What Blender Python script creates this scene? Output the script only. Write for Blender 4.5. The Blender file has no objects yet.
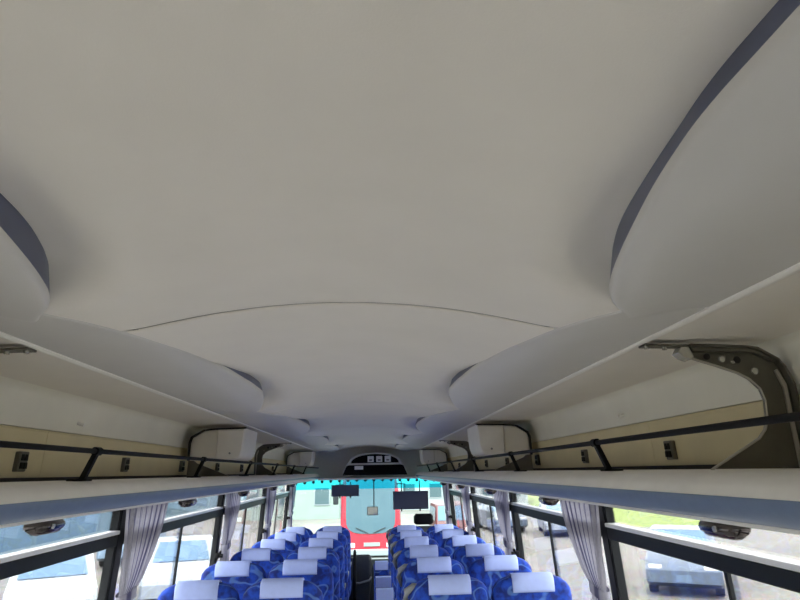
import bpy, bmesh, math, random
from mathutils import Vector, Matrix
random.seed(7)
C = bpy.context.scene.collection
sc = bpy.context.scene
ZC = 1.62                      # eye height above the cabin floor; coordinates below are relative to it
GROUND = -3.05

# ------------------------------------------------------------------ camera, sky, sun, exposure
cam_d = bpy.data.cameras.new('camera'); cam = bpy.data.objects.new('camera', cam_d); C.objects.link(cam)
cam_d.sensor_width = 36.0; cam_d.lens = 36.0 * 600 / 800; cam_d.clip_start = 0.02; cam_d.clip_end = 600
R = Matrix(((0.99882829, 0.0052299, -0.04811123), (-0.04481474, -0.27529057, -0.96031596), (-0.01826692, 0.96134684, -0.27473364)))
cam.matrix_world = Matrix.Translation((0.06, 0, ZC)) @ R.to_4x4()
sc.camera = cam
w = bpy.data.worlds.new('sky'); sc.world = w; w.use_nodes = True
nt = w.node_tree; bg = nt.nodes['Background']
sky = nt.nodes.new('ShaderNodeTexSky'); sky.sky_type = 'HOSEK_WILKIE'; sky.turbidity = 5.0; sky.ground_albedo = 0.4
sky.sun_direction = Vector((-0.25, -0.75, 1.05)).normalized()
mixw = nt.nodes.new('ShaderNodeMix'); mixw.data_type = 'RGBA'; mixw.inputs[0].default_value = 0.75
mixw.inputs[7].default_value = (0.97, 0.97, 0.97, 1)
nt.links.new(sky.outputs[0], mixw.inputs[6]); nt.links.new(mixw.outputs[2], bg.inputs[0])
bg.inputs[1].default_value = 8.6
sun_d = bpy.data.lights.new('sun', 'SUN'); sun_d.energy = 9.0; sun_d.angle = math.radians(1.0); sun_d.color = (1.0, 0.95, 0.87)
sun = bpy.data.objects.new('sun', sun_d); C.objects.link(sun); sun.location = (0, 0, 20)
sun.rotation_euler = Vector((-0.25, -0.75, 1.05)).to_track_quat('Z', 'Y').to_euler()
sc.view_settings.view_transform = 'Standard'; sc.view_settings.look = 'None'; sc.view_settings.gamma = 1.0
sc.view_settings.use_curve_mapping = False
sc.view_settings.exposure = 0.08
sc.cycles.use_denoising = True
sc.cycles.max_bounces = 14; sc.cycles.diffuse_bounces = 10; sc.cycles.transparent_max_bounces = 24
sc.cycles.sample_clamp_indirect = 6.0
sc.cycles.caustics_reflective = False; sc.cycles.caustics_refractive = False

# ------------------------------------------------------------------ materials
def srgb(r, g, b):
    f = lambda c: (c / 255 / 12.92) if c / 255 <= 0.04045 else ((c / 255 + 0.055) / 1.055) ** 2.4
    return (f(r), f(g), f(b), 1)
MATS = {}
def mat(name, col, rough=0.6, metal=0.0, noise=0.06, scale=30.0, bump=0.0, bscale=200.0, spec=0.5, coat=0.0):
    m = bpy.data.materials.new(name); m.use_nodes = True; n = m.node_tree; b = n.nodes['Principled BSDF']
    b.inputs['Roughness'].default_value = rough; b.inputs['Metallic'].default_value = metal
    b.inputs['Specular IOR Level'].default_value = spec; b.inputs['Coat Weight'].default_value = coat
    tc = n.nodes.new('ShaderNodeTexCoord')
    nz = n.nodes.new('ShaderNodeTexNoise'); nz.inputs['Scale'].default_value = scale; nz.inputs['Detail'].default_value = 4
    n.links.new(tc.outputs['Object'], nz.inputs['Vector'])
    mr = n.nodes.new('ShaderNodeMapRange'); mr.inputs[1].default_value = 0.3; mr.inputs[2].default_value = 0.7
    mr.inputs[3].default_value = 1 - noise; mr.inputs[4].default_value = 1 + noise
    n.links.new(nz.outputs[0], mr.inputs[0])
    hv = n.nodes.new('ShaderNodeMix'); hv.data_type = 'RGBA'; hv.blend_type = 'MULTIPLY'; hv.inputs[0].default_value = 1
    hv.inputs[6].default_value = col; n.links.new(mr.outputs[0], hv.inputs[7]); n.links.new(hv.outputs[2], b.inputs['Base Color'])
    if bump > 0:
        nb = n.nodes.new('ShaderNodeTexNoise'); nb.inputs['Scale'].default_value = bscale; n.links.new(tc.outputs['Object'], nb.inputs['Vector'])
        bp = n.nodes.new('ShaderNodeBump'); bp.inputs['Strength'].default_value = bump; bp.inputs['Distance'].default_value = 0.002
        n.links.new(nb.outputs[0], bp.inputs['Height']); n.links.new(bp.outputs[0], b.inputs['Normal'])
    MATS[name] = m
    return m
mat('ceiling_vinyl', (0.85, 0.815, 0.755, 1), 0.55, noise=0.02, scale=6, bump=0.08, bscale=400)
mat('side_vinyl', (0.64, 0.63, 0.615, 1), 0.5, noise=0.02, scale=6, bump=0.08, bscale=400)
mat('groove_shade', srgb(72, 82, 116), 0.35, noise=0.05)  # dark blue stands in for the shade inside the ceiling groove
mat('joint_grey', (0.30, 0.29, 0.27, 1), 0.7)
mat('trim_white', (0.93, 0.92, 0.88, 1), 0.35, noise=0.02)
mat('rack_white', (0.92, 0.91, 0.82, 1), 0.5, noise=0.03, scale=5)
mat('rack_cream', (0.74, 0.66, 0.43, 1), 0.55, noise=0.05, scale=7)
mat('shelf_grey', (0.90, 0.885, 0.85, 1), 0.5, noise=0.03, scale=12, bump=0.1, bscale=600)
mat('fascia_shade', (0.16, 0.215, 0.33, 1), 0.4, noise=0.05)  # shade on the down-facing part of the shelf fascia, painted into its colour
mat('black_metal', (0.005, 0.005, 0.006, 1), 0.6, noise=0.1, spec=0.2)
mat('rubber', (0.015, 0.015, 0.016, 1), 0.7, noise=0.1)
mat('steel_paint', (0.125, 0.12, 0.10, 1), 0.45, 0.2, noise=0.12, scale=20)
mat('steel_edge', (0.55, 0.53, 0.48, 1), 0.35, 0.4, noise=0.05)
mat('bolt', (0.62, 0.62, 0.58, 1), 0.25, 0.6, noise=0.03)
mat('dark_hole', (0.008, 0.008, 0.008, 1), 0.9, noise=0.0)
mat('frame_dark', (0.014, 0.016, 0.018, 1), 0.5, noise=0.1, spec=0.2)
mat('aluminium', (0.85, 0.86, 0.88, 1), 0.4, 0.1, noise=0.03)
mat('chrome_smoke', (0.10, 0.09, 0.09, 1), 0.12, 1.0, noise=0.05)
mat('lamp_purple', (0.030, 0.008, 0.022, 1), 0.15, noise=0.05)
mat('housing', (0.84, 0.81, 0.75, 1), 0.5, noise=0.03, scale=8)
mat('cover', (0.47, 0.57, 0.96, 1), 0.8, noise=0.03, scale=40, bump=0.2, bscale=900)
mat('seat_shell', (0.03, 0.035, 0.05, 1), 0.5)
mat('floor_vinyl', (0.48, 0.46, 0.43, 1), 0.45, noise=0.1, scale=30)
mat('wall_beige', (0.82, 0.80, 0.75, 1), 0.6, noise=0.03)
mat('handle_grey', (0.22, 0.23, 0.24, 1), 0.4)
mat('dark_vinyl', (0.035, 0.040, 0.045, 1), 0.5, noise=0.1)
mat('board_black', (0.004, 0.004, 0.005, 1), 0.6, spec=0.1)
mat('white_label', (0.88, 0.88, 0.86, 1), 0.5)
mat('visor', (0.035, 0.045, 0.10, 1), 0.3)
mat('mirror', (0.6, 0.65, 0.66, 1), 0.05, 1.0, noise=0)
mat('red_paint', (0.30, 0.012, 0.026, 1), 0.25, coat=0.4, noise=0.02)
mat('dark_red', (0.07, 0.012, 0.014, 1), 0.4)
mat('white_paint', (0.19, 0.215, 0.23, 1), 0.25, coat=0.4, noise=0.02)
mat('blue_paint', (0.12, 0.19, 0.27, 1), 0.3, coat=0.3, noise=0.02)
mat('slate_paint', (0.05, 0.07, 0.10, 1), 0.3, coat=0.3, noise=0.02)
mat('silver_paint', (0.18, 0.20, 0.23, 1), 0.3, 0.3, noise=0.02)
mat('car_glass', (0.07, 0.125, 0.19, 1), 0.1, noise=0.03, spec=0.3)
mat('bus_glass', (0.06, 0.10, 0.125, 1), 0.1, noise=0.05, spec=0.3)
mat('head_lamp', (0.42, 0.43, 0.45, 1), 0.1, noise=0.02)
mat('tyre', (0.02, 0.02, 0.02, 1), 0.8)
mat('plate', (0.08, 0.12, 0.18, 1), 0.5)
mat('shed_blue', (0.085, 0.155, 0.21, 1), 0.6, noise=0.08, scale=0.6)
mat('shed_roof', (0.12, 0.14, 0.155, 1), 0.5, noise=0.06, scale=0.8)
mat('house_wall', (0.17, 0.21, 0.19, 1), 0.8, noise=0.05, scale=1)
mat('pale_wall', (0.22, 0.25, 0.26, 1), 0.8, noise=0.05, scale=1)
mat('house_glass', (0.05, 0.08, 0.09, 1), 0.2, spec=0.3)
mat('grass', (0.12, 0.16, 0.03, 1), 0.9, noise=0.35, scale=3, bump=0.5, bscale=30)
mat('leaf', (0.08, 0.12, 0.025, 1), 0.8, noise=0.35, scale=6)
mat('bark', srgb(80, 65, 50), 0.9, noise=0.2)

def gravel():
    m = mat('gravel', (1, 1, 1, 1), 0.95); n = m.node_tree; b = n.nodes['Principled BSDF']
    tc = n.nodes.new('ShaderNodeTexCoord')
    a = n.nodes.new('ShaderNodeTexNoise'); a.inputs['Scale'].default_value = 0.35; a.inputs['Detail'].default_value = 8; a.inputs['Roughness'].default_value = 0.65
    v = n.nodes.new('ShaderNodeTexVoronoi'); v.inputs['Scale'].default_value = 9.0
    n.links.new(tc.outputs['Object'], a.inputs['Vector']); n.links.new(tc.outputs['Object'], v.inputs['Vector'])
    r = n.nodes.new('ShaderNodeValToRGB'); r.color_ramp.elements[0].position = 0.32; r.color_ramp.elements[1].position = 0.68
    r.color_ramp.elements[0].color = (0.100, 0.096, 0.090, 1); r.color_ramp.elements[1].color = (0.170, 0.158, 0.138, 1)
    n.links.new(a.outputs[0], r.inputs[0])
    mx = n.nodes.new('ShaderNodeMix'); mx.data_type = 'RGBA'; mx.blend_type = 'MULTIPLY'; mx.inputs[0].default_value = 0.35
    n.links.new(r.outputs[0], mx.inputs[6]); n.links.new(v.outputs['Color'], mx.inputs[7])
    n.links.new(mx.outputs[2], b.inputs['Base Color'])
gravel()

def fabric():
    m = mat('seat_fabric', (1, 1, 1, 1), 0.85); n = m.node_tree; b = n.nodes['Principled BSDF']
    tc = n.nodes.new('ShaderNodeTexCoord'); oi = n.nodes.new('ShaderNodeObjectInfo')
    ad = n.nodes.new('ShaderNodeVectorMath'); ad.operation = 'ADD'
    n.links.new(tc.outputs['Object'], ad.inputs[0]); n.links.new(oi.outputs['Location'], ad.inputs[1])
    nz = n.nodes.new('ShaderNodeTexNoise'); nz.inputs['Scale'].default_value = 26; nz.inputs['Detail'].default_value = 5
    n.links.new(ad.outputs[0], nz.inputs['Vector'])
    r = n.nodes.new('ShaderNodeValToRGB')
    e = r.color_ramp.elements; e[0].position = 0.38; e[0].color = srgb(10, 34, 110); e[1].position = 0.62; e[1].color = srgb(20, 70, 182)
    n.links.new(nz.outputs[0], r.inputs[0])
    wv = n.nodes.new('ShaderNodeTexWave'); wv.wave_type = 'RINGS'; wv.inputs['Scale'].default_value = 4.5; wv.inputs['Distortion'].default_value = 14; wv.inputs['Detail'].default_value = 1.5
    n.links.new(ad.outputs[0], wv.inputs['Vector'])
    r2 = n.nodes.new('ShaderNodeValToRGB'); r2.color_ramp.elements[0].position = 0.93; r2.color_ramp.elements[1].position = 0.99
    n.links.new(wv.outputs['Fac'], r2.inputs[0])
    mx = n.nodes.new('ShaderNodeMix'); mx.data_type = 'RGBA'; mx.inputs[7].default_value = srgb(120, 165, 225)
    ml = n.nodes.new('ShaderNodeMath'); ml.operation = 'MULTIPLY'; ml.inputs[1].default_value = 0.38
    n.links.new(r2.outputs[0], ml.inputs[0]); n.links.new(ml.outputs[0], mx.inputs[0]); n.links.new(r.outputs[0], mx.inputs[6])
    n.links.new(mx.outputs[2], b.inputs['Base Color'])
fabric()

def curtain_mat():
    m = mat('curtain_cloth', (1, 1, 1, 1), 0.85); n = m.node_tree; b = n.nodes['Principled BSDF']
    uv = n.nodes.new('ShaderNodeUVMap'); uv.uv_map = 'uv'
    sp = n.nodes.new('ShaderNodeSeparateXYZ'); n.links.new(uv.outputs[0], sp.inputs[0])
    mu = n.nodes.new('ShaderNodeMath'); mu.operation = 'MULTIPLY'; mu.inputs[1].default_value = 15.0; n.links.new(sp.outputs[0], mu.inputs[0])
    fr = n.nodes.new('ShaderNodeMath'); fr.operation = 'FRACT'; n.links.new(mu.outputs[0], fr.inputs[0])
    r = n.nodes.new('ShaderNodeValToRGB'); e = r.color_ramp.elements
    e[0].position = 0.0; e[0].color = srgb(205, 203, 215); e[1].position = 1.0; e[1].color = srgb(205, 203, 215)
    for p, c in ((0.52, (200, 198, 212)), (0.60, (112, 110, 145)), (0.74, (105, 104, 140)), (0.82, (190, 188, 205))):
        q = e.new(p); q.color = srgb(*c)
    n.links.new(fr.outputs[0], r.inputs[0])
    nz = n.nodes.new('ShaderNodeTexNoise'); nz.inputs['Scale'].default_value = 60; n.links.new(uv.outputs[0], nz.inputs['Vector'])
    mx = n.nodes.new('ShaderNodeMix'); mx.data_type = 'RGBA'; mx.blend_type = 'MULTIPLY'; mx.inputs[0].default_value = 0.3
    n.links.new(r.outputs[0], mx.inputs[6]); n.links.new(nz.outputs[0], mx.inputs[7])
    n.links.new(mx.outputs[2], b.inputs['Base Color'])
    # thin cloth lets some daylight through
    tr = n.nodes.new('ShaderNodeBsdfTranslucent'); n.links.new(mx.outputs[2], tr.inputs[0])
    ms = n.nodes.new('ShaderNodeMixShader'); ms.inputs[0].default_value = 0.30
    n.links.new(b.outputs[0], ms.inputs[1]); n.links.new(tr.outputs[0], ms.inputs[2])
    n.links.new(ms.outputs[0], n.nodes['Material Output'].inputs[0])
curtain_mat()

def glass(name, tint, refl=1.0):
    m = bpy.data.materials.new(name); m.use_nodes = True; n = m.node_tree
    n.nodes.remove(n.nodes['Principled BSDF'])
    t = n.nodes.new('ShaderNodeBsdfTransparent'); t.inputs[0].default_value = tint
    g = n.nodes.new('ShaderNodeBsdfGlossy'); g.inputs['Roughness'].default_value = 0.02
    fr = n.nodes.new('ShaderNodeFresnel'); fr.inputs[0].default_value = 1.35
    ml = n.nodes.new('ShaderNodeMath'); ml.operation = 'MULTIPLY'; ml.inputs[1].default_value = 0.5 * refl; n.links.new(fr.outputs[0], ml.inputs[0])
    ms = n.nodes.new('ShaderNodeMixShader'); n.links.new(ml.outputs[0], ms.inputs[0])
    n.links.new(t.outputs[0], ms.inputs[1]); n.links.new(g.outputs[0], ms.inputs[2])
    n.links.new(ms.outputs[0], n.nodes['Material Output'].inputs[0])
    MATS[name] = m
glass('window_glass', (0.965, 0.98, 0.985, 1))
glass('screen_glass', (0.90, 0.975, 0.965, 1))
glass('shade_glass', (0.25, 0.92, 1.0, 1), 0.3)

# ------------------------------------------------------------------ mesh helpers
WL = {}
def tag(o, label=None, cat=None, group=None, kind=None):
    if label: o['label'] = label
    if cat: o['category'] = cat
    if group: o['group'] = group
    if kind: o['kind'] = kind
    return o
def thing(name, loc, label, cat, group=None):
    o = bpy.data.objects.new(name, None); C.objects.link(o); o.empty_display_size = 0.05
    o.location = (loc[0], loc[1], loc[2] + ZC); WL[o.name] = Vector(o.location)
    return tag(o, label, cat, group)
class MB:
    def __init__(s): s.v = []; s.f = []; s.uv = None
    def add(s, vs, fs):
        k = len(s.v); s.v += [tuple(p) for p in vs]; s.f += [tuple(i + k for i in f) for f in fs]; return s
    def box(s, a, b):
        x0, y0, z0 = a; x1, y1, z1 = b
        return s.add([(x0,y0,z0),(x1,y0,z0),(x1,y1,z0),(x0,y1,z0),(x0,y0,z1),(x1,y0,z1),(x1,y1,z1),(x0,y1,z1)],
                     [(0,3,2,1),(4,5,6,7),(0,1,5,4),(1,2,6,5),(2,3,7,6),(3,0,4,7)])
    def prism_y(s, prof, y0, y1, closed=True):      # profile in XZ extruded along Y
        n = len(prof); vs = [(x, y0, z) for x, z in prof] + [(x, y1, z) for x, z in prof]
        fs = [(i, (i+1) % n, (i+1) % n + n, i + n) for i in range(n if closed else n-1)]
        if closed: fs += [tuple(range(n))[::-1], tuple(range(n, 2*n))]
        return s.add(vs, fs)
    def prism_x(s, prof, x0, x1):                   # profile in YZ extruded along X
        n = len(prof); vs = [(x0, y, z) for y, z in prof] + [(x1, y, z) for y, z in prof]
        fs = [(i, (i+1) % n, (i+1) % n + n, i + n) for i in range(n)] + [tuple(range(n))[::-1], tuple(range(n, 2*n))]
        return s.add(vs, fs)
    def tube(s, pts, r, n=10, caps=True):
        pts = [Vector(p) for p in pts]; rings = []
        for i, p in enumerate(pts):
            d = (pts[min(i+1, len(pts)-1)] - pts[max(i-1, 0)]).normalized()
            u = d.cross(Vector((0, 0, 1)));
            if u.length < 1e-3: u = d.cross(Vector((0, 1, 0)))
            u.normalize(); v = d.cross(u); rr = r[i] if isinstance(r, (list, tuple)) else r
            rings.append([p + (u*math.cos(2*math.pi*k/n) + v*math.sin(2*math.pi*k/n))*rr for k in range(n)])
        vs = [q for g in rings for q in g]; fs = []
        for i in range(len(pts)-1):
            for k in range(n): fs.append((i*n+k, i*n+(k+1) % n, (i+1)*n+(k+1) % n, (i+1)*n+k))
        if caps: fs += [tuple(range(n))[::-1], tuple(range((len(pts)-1)*n, len(pts)*n))]
        return s.add(vs, fs)
    def grid(s, rows):                              # rows of points
        m = len(rows[0]); fs = []
        for i in range(len(rows)-1):
            for j in range(m-1): fs.append((i*m+j, i*m+j+1, (i+1)*m+j+1, (i+1)*m+j))
        return s.add([p for r in rows for p in r], fs)
    def loft(s, rings, caps=True):                  # closed rings
        n = len(rings[0]); fs = []
        for i in range(len(rings)-1):
            for k in range(n): fs.append((i*n+k, i*n+(k+1) % n, (i+1)*n+(k+1) % n, (i+1)*n+k))
        if caps: fs += [tuple(range(n))[::-1], tuple(range((len(rings)-1)*n, len(rings)*n))]
        return s.add([p for r in rings for p in r], fs)
    def xform(s, M):
        s.v = [tuple(M @ Vector(p)) for p in s.v]; return s
    def mirror(s):
        s.v = [(-x, y, z) for x, y, z in s.v]; s.f = [f[::-1] for f in s.f]; return s
    def build(s, name, material, parent=None, smooth=False, bevel=0.0, segs=2, uvs=None, recalc=True, auto=None):
        base = WL[parent.name] if parent else Vector((0, 0, 0))
        me = bpy.data.meshes.new(name)
        me.from_pydata([(x - base.x, y - base.y, z + ZC - base.z) for x, y, z in s.v], [], s.f)
        if uvs:
            l = me.uv_layers.new(name='uv')
            for lp in me.loops: l.data[lp.index].uv = uvs[lp.vertex_index]
        if recalc or bevel > 0:
            bm = bmesh.new(); bm.from_mesh(me)
            if recalc: bmesh.ops.recalc_face_normals(bm, faces=bm.faces)
            if bevel > 0:
                es = [e for e in bm.edges if len(e.link_faces) == 2 and e.calc_face_angle() > 0.5]
                bmesh.ops.bevel(bm, geom=es, offset=bevel, segments=segs, profile=0.5, affect='EDGES', clamp_overlap=True)
            bm.to_mesh(me); bm.free()
        me.materials.append(MATS[material])
        if smooth:
            for p in me.polygons: p.use_smooth = True
            if auto: me.set_sharp_from_angle(angle=math.radians(auto))
        o = bpy.data.objects.new(name, me); C.objects.link(o)
        if parent: o.parent = parent
        WL[o.name] = base
        return o
def dup(o, parent=None, delta=None):
    c = o.copy(); C.objects.link(c); WL[c.name] = WL[o.name]
    if parent: c.parent = parent; WL[c.name] = WL[parent.name]
    if delta is not None: c.location = c.location + Vector(delta); WL[c.name] = Vector(c.location)
    for ch in list(o.children): dup(ch, c)
    return c
def interp(x, xs, ys):
    if x <= xs[0]: return ys[0]
    for i in range(len(xs)-1):
        if x <= xs[i+1]:
            t = (x-xs[i])/(xs[i+1]-xs[i]); return ys[i] + (ys[i+1]-ys[i])*t
    return ys[-1]
def sstep(a, b, x):
    t = max(0.0, min(1.0, (x-a)/(b-a))); return t*t*(3-2*t)

Y_REAR, Y_FRONT = -1.5, 9.2
FLOOR = -ZC
SLOPE = 0.019                  # the cabin floor falls gently towards the front
def fl(y): return FLOOR - SLOPE*(y-3.4)
def xw(z): return 1.10 + (-0.14 - z)*0.07            # window plane leans outward towards the sill

# ------------------------------------------------------------------ outside ground, then the shell of the coach
g = MB().grid([[(x, y, GROUND) for x in (-150, -40, 0, 40, 150)] for y in (-80, -20, 20, 60, 220)]).build('ground', 'gravel')
tag(g, 'pale gravel parking ground outside the coach windows', 'ground', kind='structure')
tag(MB().prism_x([(Y_REAR, fl(Y_REAR)-.2), (Y_REAR, fl(Y_REAR)), (Y_FRONT+.1, fl(Y_FRONT+.1)), (Y_FRONT+.1, fl(Y_FRONT)-.2)], -1.16, 1.16).build('floor', 'floor_vinyl'), 'grey vinyl floor of the coach cabin', 'floor', kind='structure')
roof = tag(MB().box((-1.2, Y_REAR-0.05, 0.44), (1.2, Y_FRONT+0.15, 0.50)).build('ceiling', 'side_vinyl'), 'pale grey moulded coach ceiling with scalloped side panels', 'ceiling', kind='structure')

# ceiling mouldings: crowned centre panels and scalloped side panels
PER, T0, S0 = 1.90, 1.12, 1.30
KT = [0, .04, .10, .21, .45, .78, 1.05, 1.25, 1.38, 1.50, 1.60, 1.68, 1.76, 1.83, 1.87, 1.90]
KX = [.575, .53, .50, .463, .42, .385, .366, .364, .380, .403, .424, .444, .470, .508, .540, .575]
_xe = {}
def xe(y):
    t = (y - T0) % PER; k = round(t, 4)
    if k not in _xe:
        d = 0.03; _xe[k] = sum(interp(max(0, min(PER, t + q*d)), KT, KX) for q in (-1.5, -1, -.5, 0, .5, 1, 1.5))/7
    return _xe[k]
def stp(t): return 0.003 + 0.019*sstep(0.45, 1.25, t)
def rec(t): return (0.024*sstep(0.6, 1.15, t) + 0.030*sstep(1.30, 1.66, t))*(1 - sstep(1.77, 1.89, t))
def under(t): return 0.002 + 0.013*sstep(0.6, 1.15, t)*(1 - sstep(1.74, 1.89, t))
def zc(x):
    h = 1 - (x/0.46)**2
    return 0.300 + 0.064*0.5*(h + math.sqrt(h*h + 0.02))
def zcen(x, y):
    t = (y - T0) % PER; d = max(0.0, xe(y) - abs(x))
    return zc(abs(x)) + rec(t)*math.exp(-(d/0.070)**2)
ys_bound = [Y_REAR] + [S0 + PER*k for k in range(-1, 4)] + [9.14]
ys_bound = sorted(set(round(y, 4) for y in ys_bound if Y_REAR <= y <= 9.14))
NX = 26
for y0, y1 in zip(ys_bound[:-1], ys_bound[1:]):
    n = int((y1-y0)/0.02); rows = []
    yl = [y0+0.0055, y0+0.008, y0+0.012] + [y0+0.02+(y1-y0-0.04)*i/n for i in range(n+1)] + [y1-0.012, y1-0.008, y1-0.0055]
    for i, y in enumerate(yl):
        up = {0: .0035, 1: .001, 2: 0}.get(min(i, len(yl)-1-i), 0)
        X = xe(y) + 0.010 + under((y-T0) % PER); row = []
        for j in range(-NX, NX+1):
            a = abs(j)/NX; x = math.copysign(X*(1-(1-a)**1.6), j) if j else 0.0
            row.append((x, y, zcen(x, y) + up))
        rows.append(row)
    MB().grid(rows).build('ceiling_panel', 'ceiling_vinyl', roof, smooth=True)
    if y1 < 9.1:                                     # grey joint strip bedded in the gap between two panels
        row = [(q[0]/rows[-1][-1][0]*.5, zc(abs(q[0]/rows[-1][-1][0]*.5))) for q in rows[-1]]
        MB().grid([[(x, y1-.010, z+.0055) for x, z in row], [(x, y1+.010, z+.0055) for x, z in row]]).build('joint_strip', 'joint_grey', roof, smooth=True)
XS = 0.728
def side_panel(y0, y1, sgn):
    t0 = 0.0
    n = max(8, int((y1-y0)/0.015)); yl = [y0+0.003, y0+0.006] + [y0+0.015+(y1-y0-0.022)*i/n for i in range(n+1)] + [y1-0.003, y1-0.0015]
    rows = []; lip = []
    for i, y in enumerate(yl):
        t = (y - T0 + 1e-9) % PER
        if y > y1-0.02 and t < 0.1: t = PER
        e = xe(y); s = stp(t); row = []
        up = {0: 0.003, 1: 0.0005}.get(i, 0) + {0: 0.006, 1: 0.002}.get(len(yl)-1-i, 0)
        for j in range(15):
            u = j/14; x = e + 0.010 + (XS - e - 0.010)*u**1.3
            gx = 1 - sstep(0.0, 1.0, u)
            row.append((sgn*x, y, zc(x) - s*gx + up))
        z0 = row[0][2]
        row = [(sgn*e, y, z0+0.012), (sgn*(e+0.0015), y, z0+0.006), (sgn*(e+0.005), y, z0+0.0015)] + row
        rows.append(row)
        zt = max(zcen(e, y), z0+0.013) + 0.006
        lip.append([(sgn*(e+0.0005), y, z0+0.0115), (sgn*(e+under(t)), y, zt)])
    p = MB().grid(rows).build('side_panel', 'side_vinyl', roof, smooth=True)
    # front lip closing the step at the end of the scallop
    end = rows[-1]; yb = y1 - 0.0015
    cap = [[(x, yb, z) for x, _, z in end], [(x, yb + 0.001, max(zc(abs(x)), z) + 0.004) for x, _, z in end]]
    MB().grid(lip).build('lip', 'groove_shade', p, smooth=True)
    MB().grid(cap).build('lip', 'groove_shade', p, smooth=True)
    js = [(x, zc(abs(x))) for x, _, z in rows[0][3:]]
    MB().grid([[(x, y0-.005, z+.004) for x, z in js], [(x, y0+.006, z+.004) for x, z in js]]).build('joint_strip', 'joint_grey', p)
lob = [Y_REAR] + [T0 + PER*k for k in range(-1, 4)] + [9.13]
for s in (-1, 1):
    for y0, y1 in zip(lob[:-1], lob[1:]): side_panel(y0, y1, s)
for k, s in enumerate((-1, 1)):
    m = MB().prism_y([(s*.722, .312), (s*.724, .297), (s*.730, .2935), (s*.738, .2935), (s*.744, .298), (s*.746, .312)], Y_REAR+.01, 9.13)
    tag(m.build('trim_%d' % (k+1), 'trim_white', smooth=True, auto=40), 'thin white trim strip along the %s edge of the ceiling' % ('left', 'right')[k], 'trim strip', kind='structure')

# ------------------------------------------------------------------ side walls and windows
BAYS = {-1: [-.91, 1.04, 2.99, 4.94, 6.89, 8.79], 1: [-.90, .95, 2.80, 4.65, 6.50, 8.35]}
ZT, ZB0, ZB1, ZS = -0.135, -0.243, -0.300, -0.88      # window head, bar top, bar bottom, sill
wi = 0
for s in (-1, 1):
    side = 'left' if s < 0 else 'right'
    m = MB().prism_y([(s*(xw(ZS)-.01), ZS), (s*(xw(ZS)+.05), ZS), (s*1.24, FLOOR-1.1), (s*1.15, FLOOR-1.1), (s*1.15, FLOOR)], Y_REAR, Y_FRONT)
    wall = tag(m.build('wall_'+side, 'wall_beige'), 'beige lower %s side wall of the coach' % side, 'wall', kind='structure')
    WL[wall.name] = Vector((0, 0, 0))
    MB().box((min(s*1.12, s*1.2), Y_REAR, ZT+.005), (max(s*1.12, s*1.2), Y_FRONT+.1, .44)).build('upper_wall', 'wall_beige', wall)
    # rear solid quarter and pillars
    ed = [Y_REAR] + BAYS[s] + ([Y_FRONT] if s > 0 else [Y_FRONT])
    for y in BAYS[s]:
        pr = [(s*(xw(ZT)-.022), ZT+.02), (s*(xw(ZT)+.02), ZT+.02), (s*(xw(ZS)+.02), ZS), (s*(xw(ZS)-.022), ZS)]
        MB().prism_y(pr, y-.032, y+.032).build('pillar', 'frame_dark', wall, bevel=.006)
    def leaf(zA, zB, ya, yb, th, off=0.0):
        a = xw(zA)+off; b = xw(zB)+off
        return MB().prism_y([(s*(a-th/2), zA), (s*(a+th/2), zA), (s*(b+th/2), zB), (s*(b-th/2), zB)], ya, yb)
    for y0, y1 in zip(BAYS[s][:-1], BAYS[s][1:]):
        wi += 1; a, b = y0+.032, y1-.032; ym = (a+b)/2
        fr = leaf(ZT+.02, ZT-.006, a, b, .036); 
        fr.add(*(lambda q: (q.v, q.f))(leaf(ZS+.025, ZS, a, b, .05)))
        fr.add(*(lambda q: (q.v, q.f))(leaf(ZT-.006, ZS+.025, a, a+.018, .034))); fr.add(*(lambda q: (q.v, q.f))(leaf(ZT-.006, ZS+.025, b-.018, b, .034)))
        W = tag(fr.build('window_%d' % wi, 'frame_dark'), 'dark-framed sliding window, number %s from the rear, on the %s side' % (('one', 'two', 'three', 'four', 'five')[BAYS[s].index(y0)], side), 'window', kind='structure')
        br = leaf(ZB0-.004, ZB1, a+.018, b-.018, .046, -.006).build('transom_bar', 'frame_dark', W, bevel=.006)
        leaf(ZB0+.010, ZB0-.006, a+.018, b-.018, .050, -.008).build('bar_cap', 'aluminium', br, bevel=.003)
        leaf(ZT-.004, ZB0+.008, a+.018, b-.018, .004).build('upper_pane', 'window_glass', W)
        leaf(ZB1, ZS+.025, a+.018, ym+.012, .004, -.008).build('sliding_pane', 'window_glass', W)
        leaf(ZB1, ZS+.025, ym-.012, b-.018, .004, .010).build('sliding_pane', 'window_glass', W)
        leaf(ZB1, ZS+.025, ym-.007, ym+.009, .014, -.008).build('meeting_rail', 'frame_dark', W, bevel=.002)
        for yy in (a+.03, b-.03):
            lt = leaf(-.56, -.60, yy-.018, yy+.018, .03, -.035).build('latch', 'black_metal', W, bevel=.006)
            z = -.58; MB().tube([(s*(xw(z)-.05), yy, z), (s*(xw(z)-.075), yy, z)], [.012, .015], 10).build('latch_knob', 'black_metal', lt, smooth=True, auto=40)
    # quarter panels closing the shell at the ends
    for a, b in ((Y_REAR, BAYS[s][0]-.045), (BAYS[s][-1]+.045, Y_FRONT)):
        leaf(ZT+.02, ZS, a, b, .05, .01).build('quarter_panel', 'wall_beige', wall)

# unseen rear wall, closed without a window to darken the ceiling near the camera
tag(MB().box((-1.2, Y_REAR-.06, FLOOR-1.1), (1.2, Y_REAR, .46)).build('wall_rear', 'wall_beige'), 'beige rear wall of the coach behind the viewer', 'wall', kind='structure')

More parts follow.
